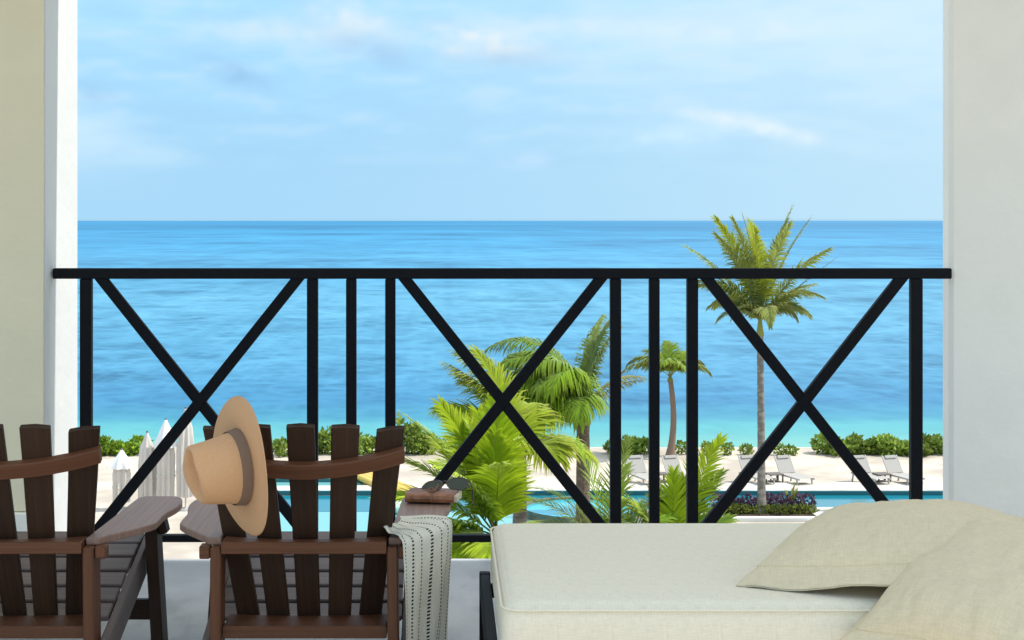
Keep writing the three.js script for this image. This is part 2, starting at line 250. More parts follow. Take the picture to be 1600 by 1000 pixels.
// ------------------------------------------------------------------ chairs
const LEAN = 23.5 * Math.PI / 180, backU = V(0, Math.cos(LEAN), Math.sin(LEAN)), backN = V(0, Math.sin(LEAN), -Math.cos(LEAN));
const back0 = V(0, 0.19, -0.105);
const backAt = (x, s, off = 0) => back0.clone().add(V(x, 0, 0)).addScaledVector(backU, s).addScaledVector(backN, (0.35 + 0.65 * clamp(s / 0.5)) * 0.95 * x * x + off);
function buildChair(label) {
  const c = thing('adirondack_chair', label, 'chair', V(0, 0, 0), 0, 'dark wooden adirondack chairs facing the sea');
  // five fanned back slats
  for (let i = -2; i <= 2; i++) {
    const rings = [], xb = i * 0.096, xt = i * 0.135, L = 0.755 - 0.72 * xt * xt;
    for (let k = 0; k <= 8; k++) {
      const t = k / 8, xc = mix(xb, xt, t), hw = mix(0.036, 0.0425, t), ring = [];
      const sAt = (x) => t < 1 ? t * L * 0.985 : L - 0.5 * (x - xt) * Math.sign(xt || 1) * (xt ? 0.35 : 0) - 3 * (x - xt) ** 2;
      for (const [a, o] of [[1, -0.008], [1, 0.008], [0.93, 0.0105], [0, 0.0105], [-0.93, 0.0105], [-1, 0.008], [-1, -0.008], [-0.93, -0.0105], [0, -0.0105], [0.93, -0.0105]]) { const x = xc + a * hw; ring.push(backAt(x, sAt(x), o)); }
      rings.push(ring);
    }
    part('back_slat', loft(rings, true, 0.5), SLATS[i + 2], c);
  }
  // curved upper back rail
  const rings = [];
  for (let k = 0; k <= 20; k++) {
    const x = mix(-0.312, 0.312, k / 20), s0 = 0.607, ring = [];
    for (const [u, o] of [[0.026, -0.0115], [0.026, -0.034], [0.022, -0.039], [-0.022, -0.039], [-0.026, -0.034], [-0.026, -0.0115]]) ring.push(backAt(x, s0 + u, o));
    rings.push(ring.reverse());
  }
  part('upper_back_rail', loft(rings, true, 0.4), M.wood, c);
  // flat back rails with a hollowed front edge
  const cross = (h, name, near, half) => {
    const s = (h - back0.y) / backU.y, sh = new THREE.Shape(), N = 16;
    for (let k = 0; k <= N; k++) { const x = mix(-half, half, k / N), z = backAt(x, s, -0.0115).z + 0.004; k ? sh.lineTo(x, -z) : sh.moveTo(x, -z); }
    sh.lineTo(half, -near); sh.lineTo(-half, -near); sh.closePath();
    const g = new THREE.ExtrudeGeometry(sh, { depth: 0.032, bevelEnabled: true, bevelSize: 0.003, bevelThickness: 0.003, bevelOffset: -0.003, bevelSegments: 1 });
    g.rotateX(-Math.PI / 2); g.rotateY(0); g.translate(0, h - 0.035, 0);
    const u = g.attributes.uv, p = g.attributes.position; for (let i = 0; i < u.count; i++) u.setXY(i, p.getZ(i) + p.getY(i), p.getX(i));
    part(name, g, M.wood, c);
  };
  cross(0.505, 'middle_back_rail', 0.092, 0.2555); cross(0.235, 'lower_back_rail', 0.06, 0.2555);
  for (const s of [-1, 1]) {
    part('rear_post', bar(V(s * 0.278, 0.001, 0.035), V(s * 0.274, 0.486, 0.035), 0.034, 0.1, V(0, 0, 1), 0.004), M.wood, c);
    part('front_leg', bar(V(s * 0.378, 0.001, -0.545), V(s * 0.347, 0.486, -0.56), 0.042, 0.1, V(0, 0, 1), 0.004), M.woodDark, c);
    // broad curved arm
    const sh = new THREE.Shape(), y = (D) => D - 4.75;           // drawn with x outward, y towards the sea
    sh.moveTo(0.262, y(4.70)); sh.lineTo(0.30, y(4.70)); sh.bezierCurveTo(0.33, y(4.76), 0.405, y(4.85), 0.432, y(4.93)); sh.bezierCurveTo(0.44, y(5.0), 0.428, y(5.05), 0.44, y(5.13));
    sh.bezierCurveTo(0.462, y(5.22), 0.462, y(5.33), 0.435, y(5.385)); sh.quadraticCurveTo(0.425, y(5.41), 0.40, y(5.41)); sh.lineTo(0.32, y(5.41)); sh.quadraticCurveTo(0.285, y(5.41), 0.283, y(5.36)); sh.lineTo(0.262, y(4.70));
    const g = new THREE.ExtrudeGeometry(sh, { depth: 0.016, bevelEnabled: true, bevelSize: 0.004, bevelThickness: 0.004, bevelOffset: -0.004, bevelSegments: 2, curveSegments: 14 });
    g.rotateX(-Math.PI / 2); if (s < 0) { g.scale(-1, 1, 1); const ix = g.attributes.position, n = ix.count, a = ix.array, uvA = g.attributes.uv.array, nA = g.attributes.normal.array; for (let i = 0; i < n; i += 3) for (const [arr, w] of [[a, 3], [uvA, 2], [nA, 3]]) for (let k = 0; k < w; k++) { const q = arr[(i + 1) * w + k]; arr[(i + 1) * w + k] = arr[(i + 2) * w + k]; arr[(i + 2) * w + k] = q; } }
    g.translate(0, 0.49, 0);
    part('arm', g, M.woodSkySheen, c);
    part('arm_bracket', bar(V(s * 0.2935, 0.468, 0.05), V(s * 0.327, 0.468, 0.05), 0.05, 0.04, V(0, 1, 0), 0.003), M.wood, c);
    part('arm_bracket', bar(V(s * 0.372, 0.484, -0.56), V(s * 0.392, 0.40, -0.56), 0.06, 0.03, V(1, 0, 0), 0.003), M.woodDark, c);
    part('side_rail', bar(V(s * 0.3125, 0.322, -0.66), V(s * 0.3125, 0.115, 0.10), 0.026, 0.1, V(0, 1, 0), 0.004), M.woodSeat, c);
  }
  for (let k = 0; k < 6; k++) {
    const z = -0.635 + k * 0.1 + (k ? 0 : 0.008), h = 0.375 + (z + 0.635) * -0.272;
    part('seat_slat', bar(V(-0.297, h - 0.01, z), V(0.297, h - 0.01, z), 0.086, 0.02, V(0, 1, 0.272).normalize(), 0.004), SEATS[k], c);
  }
  part('front_stretcher', bar(V(-0.297, 0.30, -0.672), V(0.297, 0.30, -0.672), 0.022, 0.1, V(0, 1, 0), 0.003), M.woodDark, c);
  part('lower_stretcher', bar(V(-0.35, 0.13, -0.56), V(0.35, 0.13, -0.56), 0.03, 0.07, V(0, 1, 0), 0.003), M.woodDark, c);
  return c;
}
const CX = -0.447, CZ = -4.75;
const chair = buildChair('dark wooden adirondack chair holding the hat, towel and book');
chair.position.set(CX, 0, CZ);
copyOf(chair, V(CX - 0.945, 0, CZ), 0, 'bare dark wooden adirondack chair cut off by the photo edge beside beige pillar');

// ------------------------------------------------------------------ hat
{
  const o = thing('fedora_hat', 'tan felt fedora hat hung on the back of the chair', 'hat');
  const rx = (t) => mix(0.088, 0.072, t), rz = (t) => mix(0.112, 0.088, t), H = 0.16;
  const crown = sheet((u, v) => {
    const th = u * 2 * Math.PI, cx = Math.cos(th), cz = Math.sin(th);
    let r, y;
    if (v < 0.62) { const t = v / 0.62; y = H * t * 0.86; r = 1 - 0.02 * Math.sin(t * Math.PI) ; r = [rx(t) * r, rz(t) * r]; }
    else { const t = (v - 0.62) / 0.38, a = Math.min(1, t / 0.55) * Math.PI / 2, rr = t < 0.55 ? 0.72 + 0.28 * Math.cos(a) : 0.72 * (1 - (t - 0.55) / 0.45); r = [rx(1) * rr, rz(1) * rr]; y = H * (0.86 + 0.14 * Math.sin(a)); }
    let x = cx * r[0], z = cz * r[1];
    const top = sst(0.55, 0.95, y / H), lens = Math.exp(-((x / 0.03) ** 2) - ((z / 0.066) ** 4));
    y -= top * 0.05 * lens; y += top * 0.012 * (-z / 0.08);                          // teardrop dent, higher at the front
    const pin = sst(0.35, 1, y / H) * Math.exp(-(((z + 0.052) / 0.03) ** 2));           // two front pinches
    x *= 1 - 0.25 * pin;
    return V(x, y, z);
  }, 72, 44, (u, v) => [u * 0.5, v * 0.2]);
  const c = part('crown', crown, M.felt, o); c.material.side = THREE.DoubleSide;
  const bandG = loft([0.004, 0.0045, 0.034, 0.0345].map((y, k) => Array.from({ length: 64 }, (_, i) => { const th = -i / 64 * 2 * Math.PI, t = y / (H * 0.86), e = (k === 0 || k === 3) ? 0.0008 : 0.003; return V(Math.cos(th) * (rx(t) + e), y, Math.sin(th) * (rz(t) + e)); })), false, 0.9);
  part('hat_band', bandG, M.band, o);
  const bow = bar(V(0.0925, 0.019, -0.018), V(0.0925, 0.019, 0.018), 0.006, 0.026, V(0, 1, 0), 0.002); bow.rotateY(Math.PI); part('bow', bow, M.band, o);
  const brimY = (r, th) => { const t = (r - 0.07) / 0.135; return 0.008 * t * t * Math.cos(2 * th) + 0.006 * Math.sin(t * 3.1) - 0.006 * t + 0.005 * sst(0.75, 1, t) * (0.5 + 0.5 * Math.cos(th * 2)); };
  const brimP = (u, v) => { const th = u * 2 * Math.PI, k = v < 0.5 ? v * 2 : (1 - v) * 2, e = v < 0.5 ? 0.0016 : -0.0016, R0 = [0.0875, 0.1115], R1 = [0.188, 0.207]; const a = mix(R0[0], R1[0], k), b = mix(R0[1], R1[1], k); return V(Math.cos(th) * a, brimY(mix(0.07, 0.205, k), th) + e * (1 - 0.9 * sst(0.96, 1, k)), Math.sin(th) * b); };
  part('brim', sheet((u, v) => brimP(1 - u, v), 96, 40, (u, v) => [u * 1.1, v * 0.26]), M.felt, o);
  // axis: crown to the left and a little towards the viewer, its front upward
  const ax = V(-Math.sin(1.0), -0.085, Math.cos(1.0)).normalize(), fr = V(0, 1, 0).addScaledVector(ax, -ax.y).normalize(), sx = new THREE.Vector3().crossVectors(ax, fr.clone().negate()).normalize();
  o.quaternion.setFromRotationMatrix(new THREE.Matrix4().makeBasis(sx, ax, fr.clone().negate()));
  o.position.copy(at(377, 729, 4.42));
}
// ------------------------------------------------------------------ towel over the arm
{
  const W = 512, Hh = 1024;
  const t = tex(W, Hh, (u, v) => {
    let k = 0.90 + 0.08 * (pfbm(u, v, 80, 40, 2) - 0.5); let c = [k, k * 0.985, k * 0.94];
    const lines = [0.07, 0.225, 0.36, 0.50, 0.63, 0.77, 0.93], wd = [0.010, 0.015, 0.009, 0.016, 0.010, 0.016, 0.012];
    lines.forEach((l, i) => { const du = Math.abs(u - l), ph = (v * 76 + i * 0.37) % 1; if (du < wd[i] && ph < 0.52) c = [0.07, 0.09, 0.10]; });
    return c;
  });
  const m = std(0.93, 0.925, 0.87, { map: t, bumpMap: rep(weaveB, 3, 12), bumpScale: 0.0012, roughness: 0.95, side: THREE.DoubleSide });
  const o = thing('striped_towel', 'pale grey green towel with dashed black stripes hung over chair arm', 'towel');
  const path = new THREE.CatmullRomCurve3([V(0.294, 0, 0.095), V(0.318, 0, 0.075), V(0.355, 0, 0.02), V(0.40, 0, -0.07), V(0.43, 0, -0.15), V(0.44, 0, -0.215)]);
  const hang = (side) => (u, v) => {
    const p = path.getPoint(u), tn = path.getTangent(u), n = V(-tn.z, 0, tn.x).normalize(); if (n.z < 0) n.negate();
    const d = v * 0.86 - 0.15, off = side * 0.0022; let q;                               // d < 0 on the arm, d > 0 down the side
    if (d < 0) { const inner = -d * (0.55 + 0.5 * u); q = p.clone().addScaledVector(n, -inner + 0.004).setY(0.516 + 0.007 * Math.exp(-(((d + 0.05) / 0.06) ** 2)) + 0.004 * Math.sin(u * 19) + off + 0.002 + 0.02 * sst(0.09, 0.15, -d) * (1 - u)); }
    else {
      const RB = 0.042, b = Math.min(1, d / RB), f = sst(0, 0.34, d), y = d < RB ? 0.519 - 0.026 * b * b : 0.493 - (d - RB);
      const w = 0.009 * f * Math.sin(u * 19 + 0.7 + 1.5 * fbm(u * 3, d * 4, 2) + d * 1.6) + 0.011 * f * Math.sin(u * 9 + 2.2 - 1.5 * d) + 0.006 * (fbm(u * 6 + 2, d * 7, 3) - 0.5);
      q = p.clone().addScaledVector(n, 0.002 + 0.018 * Math.sin(b * Math.PI / 2) + w + off); q.y = y;
      q.x = mix(q.x, mix(0.304, 0.424, u + 0.05 * Math.sin(u * 12.5 + d * 3)), 0.7 * sst(0, 0.5, d)) + 0.004 * f; q.z += 0.02 * f * (1 - u);
    }
    return q.add(V(CX, 0, CZ));
  };
  part('cloth', sheet(hang(1), 80, 140, (u, v) => [u, v]), m, o);
}
// ------------------------------------------------------------------ notebook and sunglasses on the arm
{
  const p = V(-0.052, 0.5145, -5.30), o = thing('leather_notebook', 'brown leather notebook with tied cord lying on chair arm', 'notebook', p, -0.16);
  part('pages', box(-0.083, 0.094, 0.005, 0.027, -0.055, 0.052, 0.002), M.paper, o);
  // soft cover wrapped round the pages
  const prof = [[-0.062, 0.0005], [0.05, 0.0005], [0.060, 0.005], [0.064, 0.016], [0.060, 0.027], [0.05, 0.0325], [-0.062, 0.0325]], inn = [[-0.062, 0.0295], [0.049, 0.0295], [0.057, 0.0255], [0.0605, 0.016], [0.057, 0.0065], [0.049, 0.0035], [-0.062, 0.0035]];
  const cov = []; for (let k = 0; k <= 8; k++) { const x = mix(-0.09, 0.082, k / 8); cov.push([...prof, ...inn].map(([z, y]) => V(x, y + (y > 0.02 ? 0.0015 * Math.sin(k * 1.9 + z * 40) : 0), z))); }
  part('cover', loft(cov, true, 0.5), M.leather, o);
  const cord = [V(-0.005, 0.034, -0.06), V(0.0, 0.0345, 0.0), V(0.004, 0.034, 0.05), V(0.006, 0.027, 0.0625), V(0.006, 0.016, 0.0665), V(0.004, 0.006, 0.063)];
  part('cord', tube(new THREE.CatmullRomCurve3(cord).getPoints(24), 0.0022, 6), M.leather, o);
  part('knot', tube(new THREE.CatmullRomCurve3([V(0.01, 0.036, 0.03), V(0.0, 0.047, 0.02), V(-0.012, 0.042, 0.025), V(0.004, 0.038, 0.038), V(0.018, 0.052, 0.02), V(0.02, 0.06, 0.01)]).getPoints(30), 0.0035, 6), M.leather, o);

  const s = thing('sunglasses', 'dark green sunglasses resting on the leather notebook', 'sunglasses', V(-0.012, 0.548, -5.30), -0.22);
  const g = new THREE.Group();
  for (const k of [-1, 1]) {
    const ring = Array.from({ length: 33 }, (_, i) => { const th = i / 32 * 2 * Math.PI, c = Math.cos(th), sn = Math.sin(th); return V(k * 0.046 + 0.037 * Math.sign(c) * Math.abs(c) ** 0.8, 0.026 + 0.024 * Math.sign(sn) * Math.abs(sn) ** 0.85 - 0.004 * k * c * (sn < 0 ? 1 : 0), -0.012 * ((k * 0.046 + 0.037 * c) / 0.083) ** 2); });
    const lens = loft([ring.slice(0, 32).map((q) => q.clone().add(V(0, 0, 0.001))), ring.slice(0, 32).map((q) => q.clone().add(V(0, 0, -0.001)))].reverse(), true, 0.5);
    part('lens', lens, M.lens, s); part('rim', tube(ring, 0.0024, 6), M.horn, s);
    part('temple', tube(new THREE.CatmullRomCurve3([V(k * 0.083, 0.038, -0.012), V(k * 0.088, 0.037, -0.03), V(k * 0.083, 0.024, -0.09), V(k * 0.075, 0.002, -0.125)]).getPoints(14), 0.0026, 6), M.horn, s);
  }
  part('bridge', tube([V(-0.011, 0.034, -0.0005), V(0, 0.04, 0.002), V(0.011, 0.034, -0.0005)], 0.0026, 6), M.horn, s);
  s.rotation.x = -0.75;
}
// ------------------------------------------------------------------ daybed
{
  const b = thing('daybed', 'low black framed daybed with thick pale linen mattress', 'daybed');
  const X0 = 0.102, X1 = 2.62, Z0 = -5.0, Z1 = -3.97;
  for (const [x, z] of [[X0 + 0.02, Z0 + 0.02], [X0 + 0.02, Z1 - 0.02], [X1, Z0 + 0.02], [X1, Z1 - 0.02]]) part('post', box(x - 0.018, x + 0.018, 0.001, 0.336, z - 0.02, z + 0.02, 0.003), M.black, b);
  for (const z of [Z0 + 0.02, Z1 - 0.02]) part('frame_rail', box(X0 + 0.039, X1 - 0.019, 0.255, 0.297, z - 0.018, z + 0.018, 0.003), M.black, b);
  for (const x of [X0 + 0.02, X1]) part('frame_rail', box(x - 0.016, x + 0.016, 0.256, 0.334, Z0 + 0.041, Z1 - 0.041, 0.003), M.black, b);
  // soft mattress: rounded box with slightly swollen faces
  const hx = 1.235, hy = 0.103, hz = 0.535, R = 0.048, cx = 0.142 + hx, cy = 0.4, cz = -4.468;
  const N = 30, mid = (u, k) => { const e = R / k; return u; };
  const pushed = (p) => {
    const q = V(clamp(p.x, -hx + R, hx - R), clamp(p.y, -hy + R, hy - R), clamp(p.z, -hz + R, hz - R)), d = p.clone().sub(q); if (d.length() > 1e-9) d.setLength(R);
    const r = q.add(d), ux = clamp(1 - (r.x / hx) ** 2), uz = clamp(1 - (r.z / hz) ** 2);
    r.y += (r.y > 0 ? 1 : 0) * (0.006 * ux ** 0.4 * uz - 0.003 * fbm(r.x * 3 + 5, r.z * 3, 3)); r.z += (r.z > 0 ? 1 : -1) * (0.006 * (1 - (r.y / hy) ** 2) + 0.004 * (fbm(r.x * 4, r.y * 9, 3) - 0.5)) * (Math.abs(r.z) > hz - R ? 1 : 0);
    r.x -= (r.x < 0 && r.y < 0) ? 0.10 * (-r.y) * 0 : 0;
    return r.add(V(cx, cy, cz));
  };
  const bg = new THREE.BoxGeometry(2 * hx, 2 * hy, 2 * hz, 120, 16, 60), pp = bg.attributes.position, nn = bg.attributes.normal, uu = bg.attributes.uv;
  const dens = (v, h) => { const t = clamp(v / h, -1, 1), e = Math.sign(t) * (1 - (1 - Math.abs(t)) ** 1.7); return e * h; };
  for (let i = 0; i < pp.count; i++) { const q = pushed(V(dens(pp.getX(i), hx), dens(pp.getY(i), hy), dens(pp.getZ(i), hz))), nx = Math.abs(nn.getX(i)), ny = Math.abs(nn.getY(i)); pp.setXYZ(i, q.x, q.y, q.z); uu.setXY(i, nx > 0.5 ? q.z : q.x, ny > 0.5 ? q.z : q.y); }
  const mg = toCreasedNormals(bg, 1.1);
  const mt = part('mattress', mg, M.mattress, b);
  const pts = []; const yS = cy + hy - 0.021, gx = hx + 0.001, gz = hz + 0.004;
  for (const [sx, sz, a0] of [[-1, 1, Math.PI / 2], [1, 1, 0], [1, -1, -Math.PI / 2], [-1, -1, -Math.PI]].map((q) => q)) for (let k = 0; k <= 6; k++) { const th = a0 + (sx < 0 && sz > 0 ? Math.PI / 2 : sx > 0 && sz > 0 ? Math.PI / 2 : sx > 0 ? Math.PI / 2 : Math.PI / 2) - k / 6 * Math.PI / 2; pts.push(V(cx + sx * (gx - R) + R * Math.cos(th), yS, cz + sz * (gz - R) + R * Math.sin(th))); }
  pts.push(pts[0].clone());
  part('piping', tube(pts, 0.0034, 6), M.mattress, mt);

  // two flanged pillows
  const pillow = (name, label, p, ex, ez, half, T, Tb, seed, droop) => {        // ex, ez: directions of two edges
    const o = thing(name, label, 'pillow', p, 0, 'beige linen pillows with flat flanges on daybed');
    const X = ex.clone().normalize(), Y = new THREE.Vector3().crossVectors(ez, X).normalize(), Z = new THREE.Vector3().crossVectors(X, Y);
    o.quaternion.setFromRotationMatrix(new THREE.Matrix4().makeBasis(X, Y, Z));
    const core = 0.86, shape = (side) => (u, v) => {
      const a = u * 2 - 1, c = v * 2 - 1, ea = clamp(Math.abs(a) / core), ec = clamp(Math.abs(c) / core);
      const inset = 1 - 0.055 * (1 - Math.abs(a) ** 2) * Math.abs(c) ** 2, ins2 = 1 - 0.055 * (1 - Math.abs(c) ** 2) * Math.abs(a) ** 2;
      let x = a * half * ins2, z = c * half * inset, puff = Math.pow(Math.max(0, (1 - ea ** 2.3) * (1 - ec ** 2.3)), 0.64);
      const wr = (fbm(a * 3.1 + seed, c * 3.1, 4) - 0.5), edge = 1 - Math.min(1 - ea, 1 - ec), rad = Math.sin((Math.abs(a) > Math.abs(c) ? c : a) * 26 + seed * 3 + wr * 8) * sst(0.45, 0.85, edge) * sst(1, 0.9, edge);
      let y = side * ((side > 0 ? T : Tb) * puff + 0.0022) + side * puff * 0.030 * wr + side * 0.0022 * Math.sqrt(puff) * Math.sin(fbm(a * 1.6 + seed * 2, c * 1.6, 2) * 22) + 0.0028 * rad * (puff > 0 ? 1 : 0);
      const fl = sst(core, 1, Math.max(Math.abs(a), Math.abs(c)));
      y += fl * (0.012 * Math.sin(a * 7 + seed) * Math.sin(c * 6 + 1.3 * seed) + 0.008 * (fbm(a * 6, c * 6 + seed, 3) - 0.5)) + droop(a, c);
      return V(x, y, z);
    };
    const top = sheet((u, v) => shape(1)(u, 1 - v), 90, 90, (u, v) => [u * 2 * half, v * 2 * half]), bot = sheet(shape(-1), 60, 60, (u, v) => [u * 2 * half, v * 2 * half]);
    part('cover', mergeGeometries([top, bot]), M.pillow, o);
    const sm = []; for (const [a0, c0, a1, c1] of [[-1, -1, 1, -1], [1, -1, 1, 1], [1, 1, -1, 1], [-1, 1, -1, -1]]) for (let k = 0; k < 40; k++) { const a = mix(a0, a1, k / 40) * core, c = mix(c0, c1, k / 40) * core, q = shape(1)((a + 1) / 2, (c + 1) / 2); q.y += 0.0006; sm.push(q); }
    sm.push(sm[0].clone()); part('seam', tube(sm, 0.0026, 5), M.pillow, o);
    return o;
  };
  pillow('linen_pillow', 'beige linen pillow lying flat at the back, partly covered by another pillow', V(1.263, 0.590, -4.245), V(0.88, 0.15, 0.48), V(-0.48, 0, 0.88), 0.36, 0.112, 0.05, 2.3, (a, c) => -0.050 * clamp((Math.max(Math.abs(a), Math.abs(c)) - 0.85) / 0.15) + 0.012 * sst(-0.2, -1, a));
  pillow('linen_pillow', 'beige linen pillow nearest the viewer, leaning on another pillow', V(1.425, 0.555, -3.82), V(0.66, -0.06, 0.74), V(-0.70, -0.35, 0.62), 0.325, 0.125, 0.05, 7.1, (a, c) => -0.035 * clamp((Math.max(Math.abs(a), Math.abs(c)) - 0.85) / 0.15) - 0.03 * sst(0.3, 1, c) * sst(-0.2, -1, a));
}
// ------------------------------------------------------------------ grounds below
{
  const ZE = -62.6;
  struct('ground', sheet((u, v) => { const x = mix(-70, 70, u), z = mix(-9, ZE, v); return V(x, GY + 0.10 * (fbm(x * 0.25, z * 0.25, 3) - 0.5) * sst(-54.5, -58, z) + 0.06 * sst(-57, -62, z) * fbm(x * 0.09 + 3, 1, 2), z); }, 220, 160, (u, v) => [mix(-70, 70, u), mix(-9, ZE, v)]), M.ground);
  struct('beach', sheet((u, v) => { const x = mix(-220, 220, u), z = mix(ZE + 0.6, -86, v); return V(x, mix(GY - 0.06, SEA - 0.4, sst(0, 0.75, v)), z); }, 60, 20, (u, v) => [mix(-220, 220, u), v * 24]), M.ground);
  // sea: colour follows depth of water, weed and wind streaks
  const stops = [[345, [0.010, 0.165, 0.325]], [352, [0.013, 0.175, 0.335]], [375, [0.022, 0.185, 0.338]], [410, [0.036, 0.198, 0.342]], [470, [0.054, 0.222, 0.345]], [560, [0.040, 0.188, 0.312]], [625, [0.026, 0.156, 0.282]], [648, [0.036, 0.200, 0.30]], [668, [0.072, 0.30, 0.325]], [700, [0.140, 0.36, 0.325]]];
  const ramp = (y) => { let k = 0; while (k < stops.length - 2 && y > stops[k + 1][0]) k++; return mix3(stops[k][1], stops[k + 1][1], sst(stops[k][0], stops[k + 1][0], y)); };
  const NR = 700, NC = 420, Y0 = 712, pos = [], col = [], idx = [], dep = EYE - SEA;
  const lam = [1.2, 3, 8, 20, 50, 130, 320, 900, 3000];
  for (let r = 0; r <= NR; r++) {
    const py = r === NR ? 345.12 : mix(Y0, 346.0, (r / (NR - 1)) ** 0.94), D = F * dep / (py - 345), step = D * D / (F * dep) * 0.7;
    for (let c = 0; c <= NC; c++) {
      const k = c / NC * 2 - 1, x = D * (0.05 + 0.55 * k + 2.2 * k ** 9);
      const wob = D * (1 + 0.05 * (fbm(x / 60 + 3, 2.2, 3) - 0.5) * Math.exp(-Math.max(0, D - 80) / 60)), cc = ramp(345 + F * dep / wob);
      let q = 0, tw = 0; lam.forEach((l, i) => { const f = sst(0.25, 1.1, l / step) * sst(60, 6, l / step); if (f > 0) { q += f * (i < 6 ? 0.62 - 1.6 * Math.abs(noise(x / (l * 0.75) + i * 13, D / l + i * 7) - 0.5) - 0.28 : noise(x / l + i * 13, D / l + i * 7) - 0.5); tw += f * f; } });
      q /= Math.sqrt(tw + 0.4);
      const big = fbm(x / (40 + D * 0.05) + 4, Math.log(D) * 14, 4) - 0.5, far = sst(78, 110, D);
      const m = 1 + (0.95 * q + 0.36 * big) * far * mix(1, 0.5, sst(900, 5000, D)) + 0.12 * q * (1 - far);
      pos.push(x, SEA, -D); col.push(cc[0] * clamp(m ** 1.4, 0.25, 2.4), cc[1] * clamp(m ** 0.85, 0.5, 1.5), cc[2] * clamp(m ** 0.7, 0.6, 1.3));
    }
  }
  for (let r = 0; r < NR; r++) for (let c = 0; c < NC; c++) { const a = r * (NC + 1) + c, b = a + 1, e = a + NC + 1; idx.push(a, b, e, b, e + 1, e); }
  const g = new THREE.BufferGeometry(); g.setAttribute('position', new THREE.Float32BufferAttribute(pos, 3)); g.setAttribute('color', new THREE.Float32BufferAttribute(col, 3)); g.setIndex(idx); g.computeVertexNormals();
  struct('sea', g, phys(1, 1, 1, { vertexColors: true, roughness: 0.5, specularIntensity: 0.22 }));

  // pools and paving
  const P = (px, py) => onGround(px, py);
  struct('pool_water', flat([P(405, 775), P(1620, 774), P(1620, 796), P(1000, 797), P(960, 800), P(405, 800)], GY + 0.012), M.water);
  struct('pool_water', flat([P(405, 800.5), P(960, 800.5), P(900, 822), P(860, 848), P(405, 838)], GY + 0.016), M.waterPale);
  struct('pool_water', flat([P(380, 754), P(566, 754), P(566, 763), P(380, 763)], GY + 0.012), M.waterPale);
  struct('pool_waterline', box(P(405, 773).x, P(1620, 772).x, GY + 0.013, GY + 0.16, P(0, 773.3).z, P(0, 773.3).z + 0.12, 0.01), M.waterline);
  struct('pool_waterline', box(P(380, 753).x, P(566, 753).x, GY + 0.013, GY + 0.14, P(0, 753.3).z, P(0, 753.3).z + 0.1, 0.01), M.waterline);
  struct('pool_deck', flat([P(380, 765), P(1650, 757), P(1650, 772.4), P(380, 772.4)], GY + 0.13), M.deck);
  struct('pool_kerb', slab([P(1100, 797), P(1620, 797), P(1620, 800), P(1100, 800)], GY, GY + 0.10), M.coping);
  struct('path', flat([P(1262, 800.4), P(1290, 800.4), P(1310, 822), P(1262, 822)], GY + 0.022), M.coping);
  struct('brick_deck', flat([P(1291, 800.4), P(1640, 800.4), P(1690, 830), P(1320, 830)], GY + 0.02), M.terracotta);
  const bed = struct('flower_bed', slab([P(1112, 800), P(1256, 800), P(1276, 812), P(1100, 812)], GY - 0.02, GY + 0.14, 0.03), M.soil);
  struct('bed_kerb', slab([P(1096, 812.3), P(1279, 812.3), P(1283, 815), P(1094, 815)], GY, GY + 0.12, 0.015), M.coping);
  // round plunge pool with a stone rim
  const c0 = onGround(905, 806), rimS = new THREE.Shape(); rimS.absarc(0, 0, 2.15, 0, 7, false); const hole = new THREE.Path(); hole.absarc(0, 0, 1.82, 0, 7, true); rimS.holes.push(hole);
  const rg = new THREE.ExtrudeGeometry(rimS, { depth: 0.24, bevelEnabled: true, bevelSize: 0.03, bevelThickness: 0.03, bevelSegments: 2, curveSegments: 40 }); rg.rotateX(-Math.PI / 2);
  const pp = thing('plunge_pool', 'round turquoise plunge pool with olive stone rim behind the palms', 'pool', V(c0.x, GY + 0.03, c0.z));
  part('rim', rg, std(0.20, 0.20, 0.13, { map: rep(mottleT, 0.8), roughness: 0.9 }), pp);
  const wg = new THREE.CircleGeometry(1.83, 48); wg.rotateX(-Math.PI / 2); wg.translate(0, 0.17, 0); part('water', wg, phys(0.03, 0.42, 0.55, { roughness: 0.12 }), pp);
}
// ------------------------------------------------------------------ leafy things
class Leaves {
  constructor() { this.p = []; this.c = []; this.i = []; }
  v(p, c) { this.p.push(p.x, p.y, p.z); this.c.push(c[0], c[1], c[2]); return this.p.length / 3 - 1; }
  blade(pts, widths, side, cols) {                           // a ribbon through pts, last width 0 = point
    let prev = null;
    pts.forEach((p, k) => {
      const w = widths[k], cur = w > 0 ? [this.v(p.clone().addScaledVector(side, -w), cols[k]), this.v(p.clone().addScaledVector(side, w), cols[k])] : [this.v(p, cols[k])];
      if (prev) { if (cur.length === 2) this.i.push(prev[0], prev[1], cur[0], prev[1], cur[1], cur[0]); else this.i.push(prev[0], prev[1], cur[0]); }
      prev = cur;
    });
  }
  leaf(p, dir, side, l, w, c) {
    const n = new THREE.Vector3().crossVectors(dir, side), a = this.v(p, c), b = this.v(p.clone().addScaledVector(dir, l * 0.5).addScaledVector(side, w).addScaledVector(n, w * 0.25), c), d = this.v(p.clone().addScaledVector(dir, l * 0.5).addScaledVector(side, -w).addScaledVector(n, w * 0.25), c), e = this.v(p.clone().addScaledVector(dir, l), c);
    this.i.push(a, b, d, b, e, d);
  }
  geo() { const g = new THREE.BufferGeometry(); g.setAttribute('position', new THREE.Float32BufferAttribute(this.p, 3)); g.setAttribute('color', new THREE.Float32BufferAttribute(this.c, 3)); g.setIndex(this.i); g.computeVertexNormals(); return g; }
}
const rnd3 = (r) => { const z = r() * 2 - 1, a = r() * 6.2832, q = Math.sqrt(1 - z * z); return V(q * Math.cos(a), z, q * Math.sin(a)); };
const rot = (v, axis, a) => v.clone().applyAxisAngle(axis, a);
